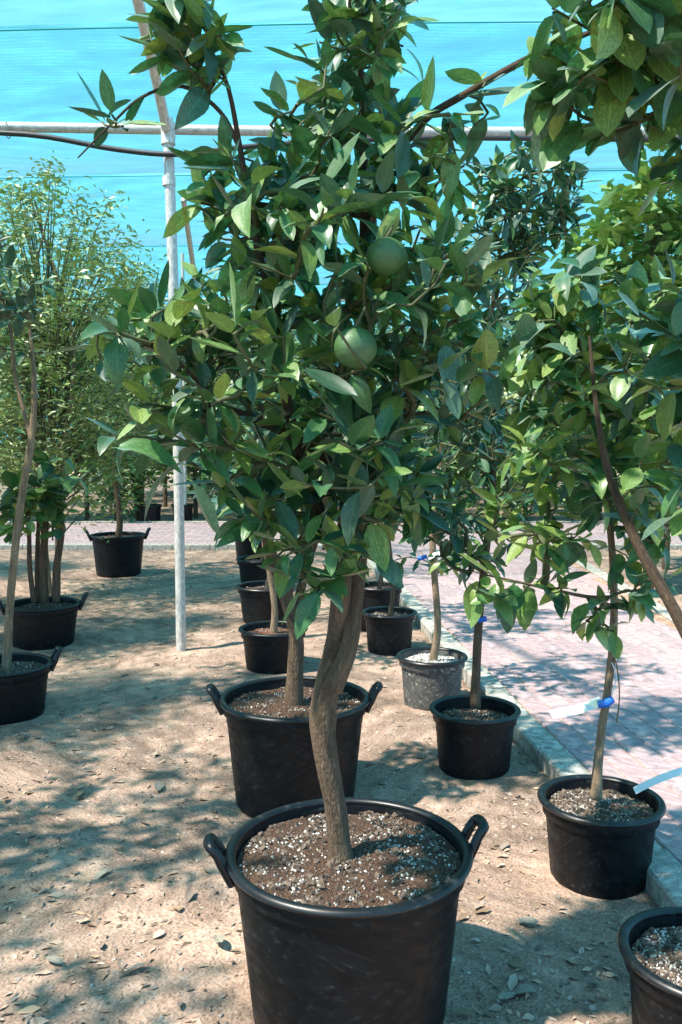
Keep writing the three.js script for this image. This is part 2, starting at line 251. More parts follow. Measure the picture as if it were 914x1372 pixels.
  for (const [x, z, label] of [[-2.7, -15.2, 'slim grey post among the back trees behind the support post'], [5.4, -15.4, 'slim grey post among back trees beyond the path']]) { const q = thing('support_post', label, 'post', [x, 0, z]); mesh('shaft', tube([[0, -0.1, 0, 0.03], [0.02, 4.6, 0, 0.03]], 10, 2), M.galv, q); }
}

// ---------------------------------------------------------------- plant pots
const potSpots = [];
function pebble(seed, n = 0) { const g = new THREE.IcosahedronGeometry(1, n), p = g.attributes.position; for (let i = 0; i < p.count; i++) { const k = 1 + 0.45 * perlin.noise(p.getX(i) * 1.7 + seed, p.getY(i) * 1.7, p.getZ(i) * 1.7 + seed); p.setXYZ(i, p.getX(i) * k, p.getY(i) * k * 0.75, p.getZ(i) * k); } g.computeVertexNormals(); g.setIndex([...Array(p.count).keys()]); return g; }
const bitGeo = [1, 2, 3, 4].map(s => { const g = new THREE.OctahedronGeometry(1, 0), p = g.attributes.position; const q = rng(s * 31); const key = {}; for (let i = 0; i < p.count; i++) { const k = [p.getX(i), p.getY(i), p.getZ(i)].map(v => v.toFixed(2)).join(); key[k] ??= 0.65 + q() * 0.7; p.setXYZ(i, p.getX(i) * key[k], p.getY(i) * key[k] * 0.8, p.getZ(i) * key[k]); } g.computeVertexNormals(); g.setIndex([...Array(p.count).keys()]); return g; });
function pot(label, [x, z], D, Hh, o = {}) {
  const R = D / 2, r = R * (o.taper ?? 0.80), gy = groundY(x, z) - 0.012, q = rng(Math.round((x + 9) * 971 + (z + 30) * 37));
  const t = thing('plant_pot', label, 'plant pot', [x, gy, z], o.group); t.rotation.y = o.turn ?? q() * 6;
  const wob = (g, amt) => { const p = g.attributes.position; for (let i = 0; i < p.count; i++) { const X = p.getX(i), Y = p.getY(i), Z = p.getZ(i), k = 1 + amt * fbm(X * 4 + x, Y * 4, Z * 4 + z, 2); p.setX(i, X * k); p.setZ(i, Z * k); } g.computeVertexNormals(); const u = g.attributes.uv; for (let i = 0; i < u.count; i++) u.setXY(i, u.getX(i) * 2, p.getY(i) * 2.2 + x); return g; };
  const sl = Hh - (o.drop ?? 0.045), prof = [];
  const P = (a, b) => prof.push(new THREE.Vector2(a, b));
  P(0.001, 0.004); P(r - 0.015, 0.0); P(r - 0.003, 0.006); P(r, 0.02);
  for (let i = 1; i <= 6; i++) { const k = i / 6 * 0.86; P(r + (R - 0.022 - r) * k, 0.02 + (Hh - 0.06) * k); }
  P(R - 0.024, Hh - 0.062); P(R - 0.012, Hh - 0.055); P(R - 0.010, Hh - 0.02); P(R - 0.02, Hh - 0.012); P(R - 0.026, sl - 0.05);
  mesh('body', wob(new THREE.LatheGeometry(prof, 48), 0.012), o.grey ? M.potGrey : M.pot, t);
  const rp = []; for (let i = 0; i <= 10; i++) { const a = i / 10 * Math.PI * 2; rp.push(new THREE.Vector2(R - 0.008 + Math.cos(a) * 0.014, Hh - 0.009 + Math.sin(a) * 0.011)); }
  mesh('rim', wob(new THREE.LatheGeometry(rp, 56), 0.012), M.rim, t);
  if (o.handles) for (const s of [0, 1]) {
    const h = o.handles, g = tube([[R - 0.014, Hh - 0.06, -h * 0.72, 0.013], [R + 0.012, Hh - 0.006, -h * 0.70, 0.014], [R + 0.022, Hh + h * 0.3, -h * 0.66, 0.013], [R + 0.034, Hh + h * 0.62, -h * 0.60, 0.0135], [R + 0.040, Hh + h * 0.72, -h * 0.45, 0.0145], [R + 0.043, Hh + h * 0.73, 0, 0.015], [R + 0.040, Hh + h * 0.72, h * 0.45, 0.0145], [R + 0.034, Hh + h * 0.62, h * 0.60, 0.0135], [R + 0.022, Hh + h * 0.3, h * 0.66, 0.013], [R + 0.012, Hh - 0.006, h * 0.70, 0.014], [R - 0.014, Hh - 0.06, h * 0.72, 0.013]], 8, 3);
    const m = mesh('handle', g, M.rim, t); m.rotation.y = s * Math.PI;
  }
  // potting mix with clods, bark bits and white granules
  const sr = R - 0.024, pos = [0, sl + 0.01, 0], uv = [0, 0], idx = [], NR = 16, NS = 48;
  const sy = (a, b) => sl + 0.022 * fbm(a * 9 + x * 3, 2, b * 9 + z * 3, 3) + 0.012 * (1 - Math.hypot(a, b) / sr);
  for (let i = 1; i <= NR; i++) for (let j = 0; j < NS; j++) { const rr = sr * i / NR, a = j / NS * 6.28318, X = Math.cos(a) * rr, Z = Math.sin(a) * rr; pos.push(X, sy(X, Z), Z); uv.push(X * 3, Z * 3); }
  for (let j = 0; j < NS; j++) idx.push(0, 1 + (j + 1) % NS, 1 + j);
  for (let i = 0; i < NR - 1; i++) for (let j = 0; j < NS; j++) { const a = 1 + i * NS + j, b = 1 + i * NS + (j + 1) % NS; idx.push(a, b, a + NS, b, b + NS, a + NS); }
  const sg = new THREE.BufferGeometry(); sg.setAttribute('position', new THREE.Float32BufferAttribute(pos, 3)); sg.setAttribute('uv', new THREE.Float32BufferAttribute(uv, 2)); sg.setIndex(idx); sg.computeVertexNormals();
  const soil = mesh('soil', sg, o.soil || M.mix, t);
  const scat = (n, lo, hi, cf) => { const a = []; for (let i = 0; i < n; i++) { const rr = Math.sqrt(q()) * (sr - 0.006), th = q() * 6.28318, X = Math.cos(th) * rr, Z = Math.sin(th) * rr; if (o.patch && perlin.noise(X * 11 + x, 0, Z * 11) < 0.05 && q() < 0.8) continue; const s = lo + (hi - lo) * Math.pow(q(), 2.2); a.push({ g: bitGeo[(q() * 4) | 0], m: new THREE.Matrix4().compose(V(X, sy(X, Z) + s * 0.2, Z), new THREE.Quaternion().setFromEuler(new THREE.Euler(q() * 6, q() * 6, q() * 6)), V(s, s, s)), c: cf() }); } return join(a, true); };
  const n = o.bits ?? 500;
  tag(mesh('white_granules', scat(n, 0.0014, o.grit ?? 0.0056, () => L(0.70, 0.66, 0.60).multiplyScalar(0.45 + q() * 0.55)), M.bits, soil), null, null, null, 'stuff');
  tag(mesh('bark_bits', scat((n * (o.bark ?? 0.8)) | 0, 0.003, 0.012, () => { const k = 0.03 + q() * 0.11; return L(k * 1.3, k * 0.95, k * 0.7); }), M.bits, soil), null, null, null, 'stuff');
  potSpots.push([x, z, R + 0.02]);
  return { x, z, y: gy + sl };
}
const big = 'large black tubs with loop handles';
const potA = pot('large black tub with two loop handles holding the fruiting citrus tree', [0.02, -2.185], 0.625, 0.445, { handles: 0.05, turn: 0.16, bits: 2600, patch: 1, drop: 0.035, group: big });
const potB = pot('large black tub with handles directly behind the fruiting tree\'s tub', [-0.19, -3.545], 0.612, 0.445, { handles: 0.05, turn: 0.05, bits: 1100, patch: 1, group: big });
const potN = pot('black round pot with white label strip stuck in its soil', [0.884, -2.906], 0.41, 0.285, { bits: 4600, grit: 0.0046, bark: 0.4 });
const potN2 = pot('black round pot with the leaning trunk beside the white label pot', [0.876, -2.02], 0.395, 0.285, { bits: 2600, bark: 0.35 });
const potR = pot('black round pot with blue tied stem in front of dusty grey pot', [0.604, -3.89], 0.4, 0.29, { bits: 350, drop: 0.06 });
const potG = pot('dusty grey pot topped with pale gravel beside the kerb', [0.511, -4.86], 0.39, 0.285, { bits: 2600, grit: 0.012, grey: true, bark: 0.1 });
const potD3 = pot('black pot with blue tied stem behind the dusty grey pot', [0.34, -6.1], 0.38, 0.3, { bits: 900 });
const potD4 = pot('black pot farthest along the kerb row beside the path', [0.298, -6.83], 0.38, 0.36, { bits: 300 });
const potC1 = pot('ribbed black pot with reddish bark just behind the large tubs', [-0.44, -5.63], 0.44, 0.28, { bits: 200, soil: M.mixRed });
const potC2 = pot('black pot behind the reddish bark pot in the left row', [-0.61, -7.1], 0.48, 0.3, { bits: 200 });
const potC3 = pot('black pot third behind the large tubs in the left row', [-0.78, -8.6], 0.5, 0.34, { bits: 200 });
const potC4 = pot('black pot at the row end by the cross path kerb', [-1.05, -10.5], 0.5, 0.4, { bits: 150 });
const potE1 = pot('black tub with small handles standing alone before the cross path', [-2.437, -9.57], 0.595, 0.445, { handles: 0.07, turn: 0.3, bits: 250 });
const potE2 = pot('black tub with four cut stems beside the open ground', [-2.18, -6.35], 0.54, 0.31, { handles: 0.06, turn: 0.35, bits: 300 });
const potE3 = pot('black tub with handle and pale gravelly soil under the grey trunk', [-1.8, -4.65], 0.475, 0.285, { handles: 0.06, turn: 0.5, bits: 1200 });

// ---------------------------------------------------------------- leaves
const lr = rng(11);
function leafGeo(W, droop, fold, twist, wave, NL = 6, NW = 4, round = 0) {
  const pos = [], uv = [], idx = [];
  for (let i = 0; i <= NL; i++) {
    const t = i / NL, tt = 0.02 + t * 0.98, w = W * Math.pow(Math.sin(Math.PI * Math.pow(tt, round ? 0.88 : 0.82)), round ? 0.66 : 0.74) * (1 - 0.12 * t) + 0.004 * (1 - t);
    const bend = droop * t * t, z = 0.10 + t * 0.9 * (1 - 0.18 * droop * droop * t), y = -bend * 0.5, tw = twist * t;
    for (let j = 0; j <= NW; j++) { const s = j / NW * 2 - 1, x0 = s * w, y0 = Math.abs(s) * w * fold - s * s * w * fold * 0.35 + wave * Math.sin(t * 9 + s * 2) * Math.abs(s) * w; pos.push(x0 * Math.cos(tw) - y0 * Math.sin(tw), y + x0 * Math.sin(tw) + y0 * Math.cos(tw), z); uv.push(0.5 + s * 0.5, t); }
  }
  const w = NW + 1; for (let i = 0; i < NL; i++) for (let j = 0; j < NW; j++) { const a = i * w + j; idx.push(a, a + w, a + 1, a + 1, a + w, a + w + 1); }
  const o = pos.length / 3; pos.push(-0.008, 0.0, 0, 0.008, 0, 0, -0.006, 0, 0.12, 0.006, 0, 0.12); uv.push(0.49, 0, 0.51, 0, 0.49, 0.1, 0.51, 0.1); idx.push(o, o + 2, o + 1, o + 1, o + 2, o + 3);
  const g = new THREE.BufferGeometry(); g.setAttribute('position', new THREE.Float32BufferAttribute(pos, 3)); g.setAttribute('uv', new THREE.Float32BufferAttribute(uv, 2)); g.setIndex(idx); g.computeVertexNormals(); return g;
}
const LEAF = Array.from({ length: 18 }, () => leafGeo(0.165 + lr() * 0.10, -0.35 + lr() * 1.45, 0.12 + lr() * 0.55, (lr() - 0.5) * 1.3, (lr() - 0.3) * 0.26));
const ROUND = Array.from({ length: 8 }, () => leafGeo(0.27 + lr() * 0.07, -0.1 + lr() * 0.7, 0.08 + lr() * 0.35, (lr() - 0.5) * 0.7, (lr() - 0.3) * 0.14, 6, 4, 1));
const SMALL = Array.from({ length: 5 }, () => leafGeo(0.13 + lr() * 0.05, lr() * 0.7, 0.3, (lr() - 0.5), 0, 2, 2));
const SMALLR = Array.from({ length: 5 }, () => leafGeo(0.24 + lr() * 0.05, lr() * 0.7, 0.3, (lr() - 0.5), 0, 2, 2, 1));

// ---------------------------------------------------------------- trees
// skeleton: trunk and limbs as world points [x,y,z,r]; blobs: crown volumes [x,y,z,rx,ry,rz,n] that twigs reach into
function growTree(name, label, category, o) {
  const r = rng(o.seed), root = o.skeleton[0][0], t = thing(name, label, category, root.slice(0, 3), o.group), O = V(...root.slice(0, 3));
  const loc = pts => pts.map(p => [p[0] - O.x, p[1] - O.y, p[2] - O.z, p[3]]);
  const nodes = [];
  const addLine = (pts) => { const c = new THREE.CatmullRomCurve3(pts.map(p => V(p[0], p[1], p[2])), false, 'centripetal'), n = Math.max(2, Math.round(c.getLength() / 0.04)); for (let i = 0; i <= n; i++) { const k = i / n, f = k * (pts.length - 1), a = Math.min(pts.length - 2, f | 0); nodes.push({ p: c.getPoint(k), d: c.getTangent(k), r: pts[a][3] + (pts[a + 1][3] - pts[a][3]) * (f - a), par: null, n: 0 }); } };
  o.skeleton.forEach((pts, i) => { const l = loc(pts); mesh(i ? 'branch' : 'trunk', tube(l, i ? 8 : 14, i ? 5 : 6, true, i ? 0.12 : 0.22), o.bark || M.bark, t); addLine(l); });
  const y0 = o.clear ?? 0; for (const n of nodes) n.block = n.p.y < y0;
  const targets = [];
  for (const b of o.blobs) for (let i = 0; i < b[6] * (o.dense ?? 1); i++) { let x, y, z, l; do { x = r() * 2 - 1; y = r() * 2 - 1; z = r() * 2 - 1; l = x * x + y * y + z * z; } while (l > 1); const k = Math.pow(l, -0.14); targets.push(V(b[0] + x * k * b[3] - O.x, b[1] + y * k * b[4] - O.y, b[2] + z * k * b[5] - O.z)); }
  const dn = p => { let m = 1e9; for (const n of nodes) if (!n.block) m = Math.min(m, n.p.distanceToSquared(p)); return m; };
  const order = targets.map(p => [dn(p), p]).sort((a, b) => a[0] - b[0]), lines = [];
  for (const [, p] of order) {
    let best = null, bc = 1e9;
    for (const n of nodes) { if (n.block) continue; const d = n.p.distanceTo(p), c = d + 0.55 * Math.max(0, n.p.y - p.y + 0.02) - 0.1 * d * (p.clone().sub(n.p).dot(n.d) / (d || 1)); if (c < bc) { bc = c; best = n; } }
    const d = best.p.distanceTo(p); if (d < 0.03) continue;
    const ctl = best.p.clone().lerp(p, 0.45).addScaledVector(best.d, d * 0.22).add(V((r() - 0.5) * d * 0.25, d * (o.lift ?? 0.06), (r() - 0.5) * d * 0.25));
    const c = new THREE.QuadraticBezierCurve3(best.p, ctl, p), n = Math.max(2, Math.round(d / 0.05)), line = [best]; let par = best;
    for (let i = 1; i <= n; i++) { const q = { p: c.getPoint(i / n), d: c.getTangent(i / n), r: 0, par, n: 0 }; nodes.push(q); line.push(q); par = q; }
    for (let q = par; q; q = q.par) q.n++;
    lines.push(line);
  }
  const rr = n => n.r || Math.min(0.014, 0.0019 * Math.pow(n.n, 0.5) + 0.0006), tw = [];
  for (const l of lines) tw.push({ g: tube(l.map((n, i) => [n.p.x, n.p.y, n.p.z, i ? rr(n) : Math.min(rr(n), rr(l[1]) * 1.2)]), 5, 1, false), m: new THREE.Matrix4() });
  if (tw.length) tag(mesh('twigs', join(tw), o.twigMat || M.twig, t), null, null, null, 'stuff');
  // leaves
  const S = o.size ?? 0.12, geos = o.round ? ROUND : o.mix ? [...LEAF, ...ROUND] : LEAF, leaves = [], X = V(), Y = V(), Z = V(), cset = o.colors || [0, 0, 1, 1, 2, 2, 3, 5, 5, 7, 4];
  const put = (p, dir, s, ci) => {
    Z.copy(dir).normalize(); Y.set((r() - 0.5) * 1.1, 0.75 + r() * 0.5, (r() - 0.5) * 1.1 + 0.1); X.copy(Y).cross(Z); if (X.lengthSq() < 1e-4) X.set(1, 0, 0); X.normalize(); Y.copy(Z).cross(X);
    const m = new THREE.Matrix4().makeBasis(X.clone().multiplyScalar(s), Y.clone().multiplyScalar(s), Z.clone().multiplyScalar(s)).setPosition(p);
    leaves.push({ g: geos[(r() * geos.length) | 0], m, ci, s, p: p.clone().addScaledVector(Z, s * 0.5) });
  };
  for (const l of lines) {
    const end = l[l.length - 1], c = new THREE.CatmullRomCurve3(l.map(n => n.p)), len = c.getLength(), span = Math.min(len * 0.9, o.reach ?? 0.24), gap = o.gap ?? 0.027, N = Math.max(3, Math.round(span / gap)), fresh = r() < (o.fresh ?? 0.10);
    let a = r() * 6.28;
    for (let i = 0; i <= N; i++) {
      if (r() < 0.1) continue;
      const k = 1 - (i / N) * span / len, p = c.getPoint(k), T = c.getTangent(k); a += 2.4 + (r() - 0.5) * 0.7;
      const U = V(0, 1, 0).cross(T); if (U.lengthSq() < 1e-3) U.set(1, 0, 0); U.normalize(); const W = T.clone().cross(U);
      const dir = T.clone().multiplyScalar(i ? 0.55 : 1.4).addScaledVector(U, Math.cos(a)).addScaledVector(W, Math.sin(a)); dir.y += (o.droop ?? -0.1) + (r() - 0.5) * 0.8;
      put(p, dir, S * (0.5 + 0.68 * r()) * (i < 2 ? 0.8 : 1), fresh ? (r() < 0.5 ? 6 : 4) : cset[(r() * cset.length) | 0]);
    }
  }
  for (const e of o.extra || []) put(V(e[0] - O.x, e[1] - O.y, e[2] - O.z), V(e[3], e[4], e[5]), e[6], e[7]);
  const wp = V(), cam = camera.position;
  for (const f of o.fruit || []) { const F = V(f[0], f[1], f[2]), D = cam.clone().sub(F).normalize(), seg = new THREE.Line3(F, F.clone().addScaledVector(D, 0.5)), c = V(); for (let i = leaves.length - 1; i >= 0; i--) { wp.copy(leaves[i].p).add(O); seg.closestPointToPoint(wp, true, c); if (c.distanceTo(wp) < f[3] * 1.35 && wp.dot(D) > F.dot(D) - 0.02) leaves.splice(i, 1); } }
  for (const q of leaves) { wp.copy(q.p).add(O); q.v = inView(wp) ? q.s / wp.distanceTo(cam) : 0; }
  const cap = o.single ?? 300, top = new Set(leaves.filter(q => q.v > 0).sort((a, b) => b.v - a.v).slice(0, cap));
  for (const q of top) { const m = mesh('leaf', q.g, LEAFM[q.ci], t); q.m.decompose(m.position, m.quaternion, m.scale); }
  const rest = leaves.filter(q => !top.has(q)).map(q => ({ g: q.g, m: q.m, c: LEAFC[q.ci] }));
  if (rest.length) tag(mesh('foliage', join(rest, true), M.foliage, t), null, null, null, 'stuff');
  for (const f of o.fruit || []) {
    const g = new THREE.SphereGeometry(f[3], 28, 20), p = g.attributes.position; for (let i = 0; i < p.count; i++) { const k = 1 + 0.02 * perlin.noise(p.getX(i) * 40, p.getY(i) * 40, p.getZ(i) * 40) + 0.09 * perlin.noise(p.getX(i) * 14 + f[0] * 9, p.getY(i) * 14, p.getZ(i) * 14); p.setXYZ(i, p.getX(i) * k, p.getY(i) * k * 0.95, p.getZ(i) * k); } g.computeVertexNormals();
    const m = mesh('fruit', g, M.fruit, t); m.position.set(f[0] - O.x, f[1] - O.y, f[2] - O.z);
    mesh('calyx', tube([[0, f[3] * 0.86, 0, 0.009], [0, f[3] * 0.99, 0, 0.005]], 7, 1), M.twig, m); mesh('stalk', tube([[0, f[3] * 0.9, 0, 0.005], [0.004, f[3] * 1.1, 0, 0.003], [0.02, f[3] * 1.9, -0.02, 0.0022]], 6, 2), M.twig, m);
  }
  return t;
}
const peel = tex(256, (u, v) => { const k = 0.5 + tor(u, v, 22, 2) * 0.9 + (gr(u, v) - 0.5) * 0.3; return [k, k, k]; }, false);
M.fruit = new THREE.MeshPhysicalMaterial({ map: tex(256, (u, v) => { const k = 0.86 + tor(u, v, 1.2, 3, 3) * 0.14 + (gr(u, v) - 0.5) * 0.12; return [k, k, k]; }), color: L(0.07, 0.17, 0.05), roughness: 0.5, bumpMap: peel, bumpScale: 0.0012, clearcoat: 0.2, clearcoatRoughness: 0.4 });

growTree('citrus_tree', 'tall fruiting citrus tree with bent brown trunk and green fruit', 'tree', {
  seed: 3, clear: 0.75, size: 0.112, fresh: 0.16, dense: 2.25, colors: [0, 1, 1, 2, 3, 3, 4, 5, 7, 1, 4], gap: 0.025, droop: 0.05,
  skeleton: [
    [[0.0,0.373,-2.175,0.043], [0.0,0.413,-2.175,0.034], [-0.004,0.456,-2.175,0.029], [-0.019,0.575,-2.175,0.0282], [-0.04,0.692,-2.175,0.0308], [-0.045,0.798,-2.175,0.0343], [-0.028,0.894,-2.175,0.0317], [-0.009,0.999,-2.175,0.0264], [0.002,1.136,-2.151,0.0229], [0.013,1.302,-2.151,0.0202], [0.031,1.484,-2.162,0.0176], [0.049,1.701,-2.162,0.015], [0.055,1.912,-2.151,0.0123], [0.054,2.113,-2.127,0.0097], [0.046,2.303,-2.093,0.007], [0.035,2.504,-2.07,0.0044]],
    [[-0.022,0.87,-2.127,0.026], [0.017,0.97,-2.139,0.022], [0.039,1.111,-2.185,0.02], [0.063,1.313,-2.242,0.017], [0.121,1.541,-2.277,0.013], [0.196,1.787,-2.277,0.009], [0.247,1.984,-2.242,0.006]],
    [[0.002,1.154,-2.151,0.016], [-0.065,1.362,-2.07,0.014], [-0.123,1.57,-2.024,0.012], [-0.132,1.702,-2.001,0.01], [-0.182,1.905,-1.955,0.008], [-0.212,2.095,-1.909,0.006], [-0.239,2.228,-1.863,0.004], [-0.309,2.334,-1.84,0.003]],
    [[0.024,1.394,-2.151,0.012], [-0.097,1.485,-2.024,0.01], [-0.255,1.566,-1.932,0.008], [-0.374,1.674,-1.886,0.006], [-0.478,1.703,-1.863,0.003]],
    [[0.055,1.944,-2.139,0.01], [0.11,2.11,-2.116,0.009], [0.192,2.212,-2.07,0.0085], [0.271,2.251,-2.035,0.008], [0.419,2.307,-1.955,0.0075], [0.532,2.336,-1.909,0.005]],
    [[-0.212,2.095,-1.909,0.005], [-0.25,2.163,-1.886,0.0045], [-0.323,2.205,-1.863,0.004], [-0.402,2.175,-1.84,0.003], [-0.463,2.124,-1.84,0.0025], [-0.534,2.056,-1.84,0.0015]],
  ],
  blobs: [[0.11,1.363,-2.05,0.104,0.104,0.2,10], [-0.177,1.369,-1.95,0.099,0.083,0.2,8], [-0.045,1.152,-1.95,0.042,0.042,0.1,3], [0.071,2.437,-2.047,0.1,0.133,0.18,15], [0.005,2.294,-2.07,0.101,0.118,0.22,20], [-0.029,2.106,-2.047,0.185,0.135,0.28,30], [0.171,2.104,-2.012,0.116,0.099,0.2,13], [-0.288,2.284,-1.84,0.087,0.09,0.14,17], [-0.183,1.99,-1.978,0.131,0.131,0.25,18], [-0.012,1.878,-1.978,0.246,0.148,0.35,38],
    [-0.269,1.758,-1.932,0.161,0.097,0.22,17], [-0.417,1.672,-1.863,0.109,0.07,0.15,8], [-0.337,1.508,-1.84,0.14,0.07,0.18,9], [-0.091,1.645,-1.909,0.224,0.128,0.35,32], [0.168,1.793,-1.955,0.179,0.13,0.3,22], [0.225,1.603,-2.012,0.135,0.118,0.3,14], [-0.028,1.436,-1.932,0.213,0.098,0.3,22], [-0.095,1.277,-1.955,0.1,0.075,0.15,8], [0.031,1.263,-2.012,0.086,0.069,0.2,8], [-0.069,1.172,-1.932,0.033,0.041,0.08,2], [-0.463,2.132,-1.84,0.038,0.027,0.05,2], [0.301,2.231,-2.012,0.033,0.049,0.05,2]],
  extra: [[...[-0.448,1.471,-1.725], 1, 0.02, 0.2, 0.15, 3], [...[-0.082,1.63,-1.725], 0.7, -0.5, 0.3, 0.14, 2], [...[0.21,1.686,-1.782], -0.05, -1, 0.3, 0.135, 7], [...[0.256,2.227,-1.978], 1, -0.02, 0.1, 0.16, 2], [...[0.232,2.203,-1.978], -0.05, -1, 0.2, 0.11, 2], [...[-0.295,1.413,-1.725], 0.3, -0.9, 0.2, 0.13, 5], [...[-0.302,1.449,-1.725], -1, -0.7, 0.2, 0.15, 7], [...[-0.043,1.167,-1.863], -0.5, -0.8, 0.3, 0.12, 1]],
  fruit: [[0.087,1.838,-1.725,0.038], [0.027,1.662,-1.702,0.042]],
});
growTree('citrus_tree', 'citrus tree with forked pale trunk in the second large tub', 'tree', {
  seed: 8, clear: 0.7, size: 0.115, dense: 1.9, single: 220, fresh: 0.12,
  skeleton: [
    [[-0.194,0.372,-3.546,0.04], [-0.19,0.535,-3.546,0.034], [-0.186,0.69,-3.546,0.031], [-0.222,0.844,-3.546,0.029], [-0.277,0.996,-3.558,0.025], [-0.32,1.177,-3.582,0.021], [-0.339,1.42,-3.582,0.017], [-0.307,1.721,-3.582,0.013], [-0.26,1.987,-3.582,0.008]],
    [[-0.186,0.69,-3.546,0.022], [-0.159,0.9,-3.582,0.019], [-0.083,1.144,-3.606,0.016], [0.009,1.45,-3.642,0.012], [0.07,1.815,-3.642,0.008]]],
  blobs: [[-0.372,1.393,-3.463,0.235,0.205,0.35,22], [-0.111,1.691,-3.582,0.391,0.301,0.45,30], [0.13,1.451,-3.582,0.242,0.242,0.4,18], [-0.344,1.979,-3.522,0.265,0.235,0.4,20], [-0.486,1.684,-3.463,0.175,0.175,0.3,10], [-0.256,1.158,-3.463,0.177,0.074,0.25,6]],
});
growTree('citrus_sapling', 'leafy citrus sapling with blue tie growing behind the kerb', 'tree', {
  seed: 14, clear: 0.5, size: 0.104, dense: 2.5, single: 300, fresh: 0.08, colors: [0, 1, 1, 2, 2, 2, 5, 7, 3],
  skeleton: [[[0.607,0.277,-3.89,0.024], [0.608,0.442,-3.89,0.02], [0.618,0.68,-3.89,0.019], [0.641,0.95,-3.89,0.017], [0.674,1.248,-3.914,0.015], [0.677,1.644,-3.926,0.012], [0.665,2.067,-3.926,0.009], [0.713,2.467,-3.866,0.005]]],
  blobs: [[0.601,1.005,-3.85,0.181,0.115,0.22,10], [0.462,1.158,-3.8,0.226,0.129,0.25,12], [0.779,2.483,-3.805,0.236,0.236,0.28,62], [0.588,2.217,-3.866,0.289,0.257,0.35,30], [0.625,1.835,-3.866,0.324,0.259,0.4,28], [0.492,1.448,-3.805,0.289,0.193,0.35,22], [0.764,1.317,-3.866,0.164,0.197,0.3,12], [0.36,1.163,-3.745,0.159,0.096,0.2,7]],
});
growTree('citrus_sapling', 'citrus sapling with thin stem and white label strip', 'tree', {
  seed: 21, clear: 0.62, size: 0.125, mix: 1, dense: 2.9, bark: M.barkPale, single: 300, fresh: 0.38, droop: -0.35, colors: [1, 3, 3, 4, 4, 6, 5, 1, 7],
  skeleton: [[[0.868,0.268,-2.904,0.02], [0.871,0.372,-2.904,0.016], [0.88,0.502,-2.904,0.014], [0.899,0.656,-2.904,0.013], [0.912,0.835,-2.904,0.013], [0.907,1.037,-2.904,0.012], [0.884,1.261,-2.904,0.011], [0.856,1.482,-2.904,0.009], [0.815,1.771,-2.88,0.006], [0.768,1.957,-2.856,0.003]],
    [[0.909,0.961,-2.904,0.007], [0.802,0.979,-2.808,0.006], [0.655,1.022,-2.7,0.005], [0.436,1.078,-2.64,0.003]]],
  blobs: [[0.568,1.25,-2.75,0.117,0.117,0.2,6], [0.947,1.084,-2.75,0.094,0.118,0.15,5], [0.606,1.736,-2.75,0.138,0.161,0.25,10], [0.674,1.896,-2.76,0.138,0.115,0.22,15], [0.906,1.85,-2.76,0.161,0.138,0.25,18], [0.726,1.645,-2.76,0.186,0.116,0.25,14], [0.961,1.529,-2.76,0.128,0.14,0.25,11], [0.802,1.366,-2.76,0.187,0.094,0.2,9], [0.674,1.185,-2.7,0.115,0.058,0.15,4], [0.527,1.032,-2.64,0.158,0.041,0.1,5], [0.849,0.916,-2.76,0.071,0.059,0.1,3], [0.97,1.249,-2.76,0.106,0.094,0.2,6], [0.614,1.46,-2.76,0.093,0.14,0.2,6]],
});
growTree('citrus_tree', 'citrus tree with leaning trunk and broad leaves overhanging the path', 'tree', {
  seed: 33, clear: 1.0, size: 0.122, dense: 2.0, round: 1, single: 300, fresh: 0.14, droop: -0.4, colors: [0, 1, 3, 3, 4, 4, 5, 7, 6],
  skeleton: [[[0.876, 0.22, -2.02, 0.032], [0.937,0.547,-2.023,0.0195], [0.921,0.794,-2.047,0.018], [0.825,1.036,-2.094,0.015], [0.722,1.239,-2.142,0.0128], [0.664,1.41,-2.19,0.0097], [0.639,1.559,-2.213,0.0067], [0.623,1.745,-2.237,0.0037]],
    [[0.896,0.881,-2.059,0.0135], [0.939,1.192,-2.023,0.012], [0.921,1.535,-1.975,0.0097], [0.834,1.894,-1.904,0.0075], [0.716,2.104,-1.845,0.006], [0.572,2.225,-1.785,0.0037], [0.404,2.311,-1.761,0.0023]]],
  blobs: [[0.701,2.047,-1.9,0.047,0.047,0.15,3], [0.729,1.777,-1.95,0.073,0.073,0.2,6], [0.498,2.267,-1.785,0.116,0.087,0.2,17], [0.603,2.169,-1.785,0.088,0.102,0.2,15], [0.456,2.15,-1.809,0.052,0.067,0.12,5], [0.642,2.295,-1.785,0.073,0.073,0.2,9], [0.751,1.671,-2.023,0.102,0.136,0.2,9], [0.752,1.363,-2.047,0.087,0.087,0.15,5], [0.919,1.941,-1.904,0.079,0.189,0.2,10], [0.977,1.536,-2.023,0.119,0.171,0.3,8]],
});
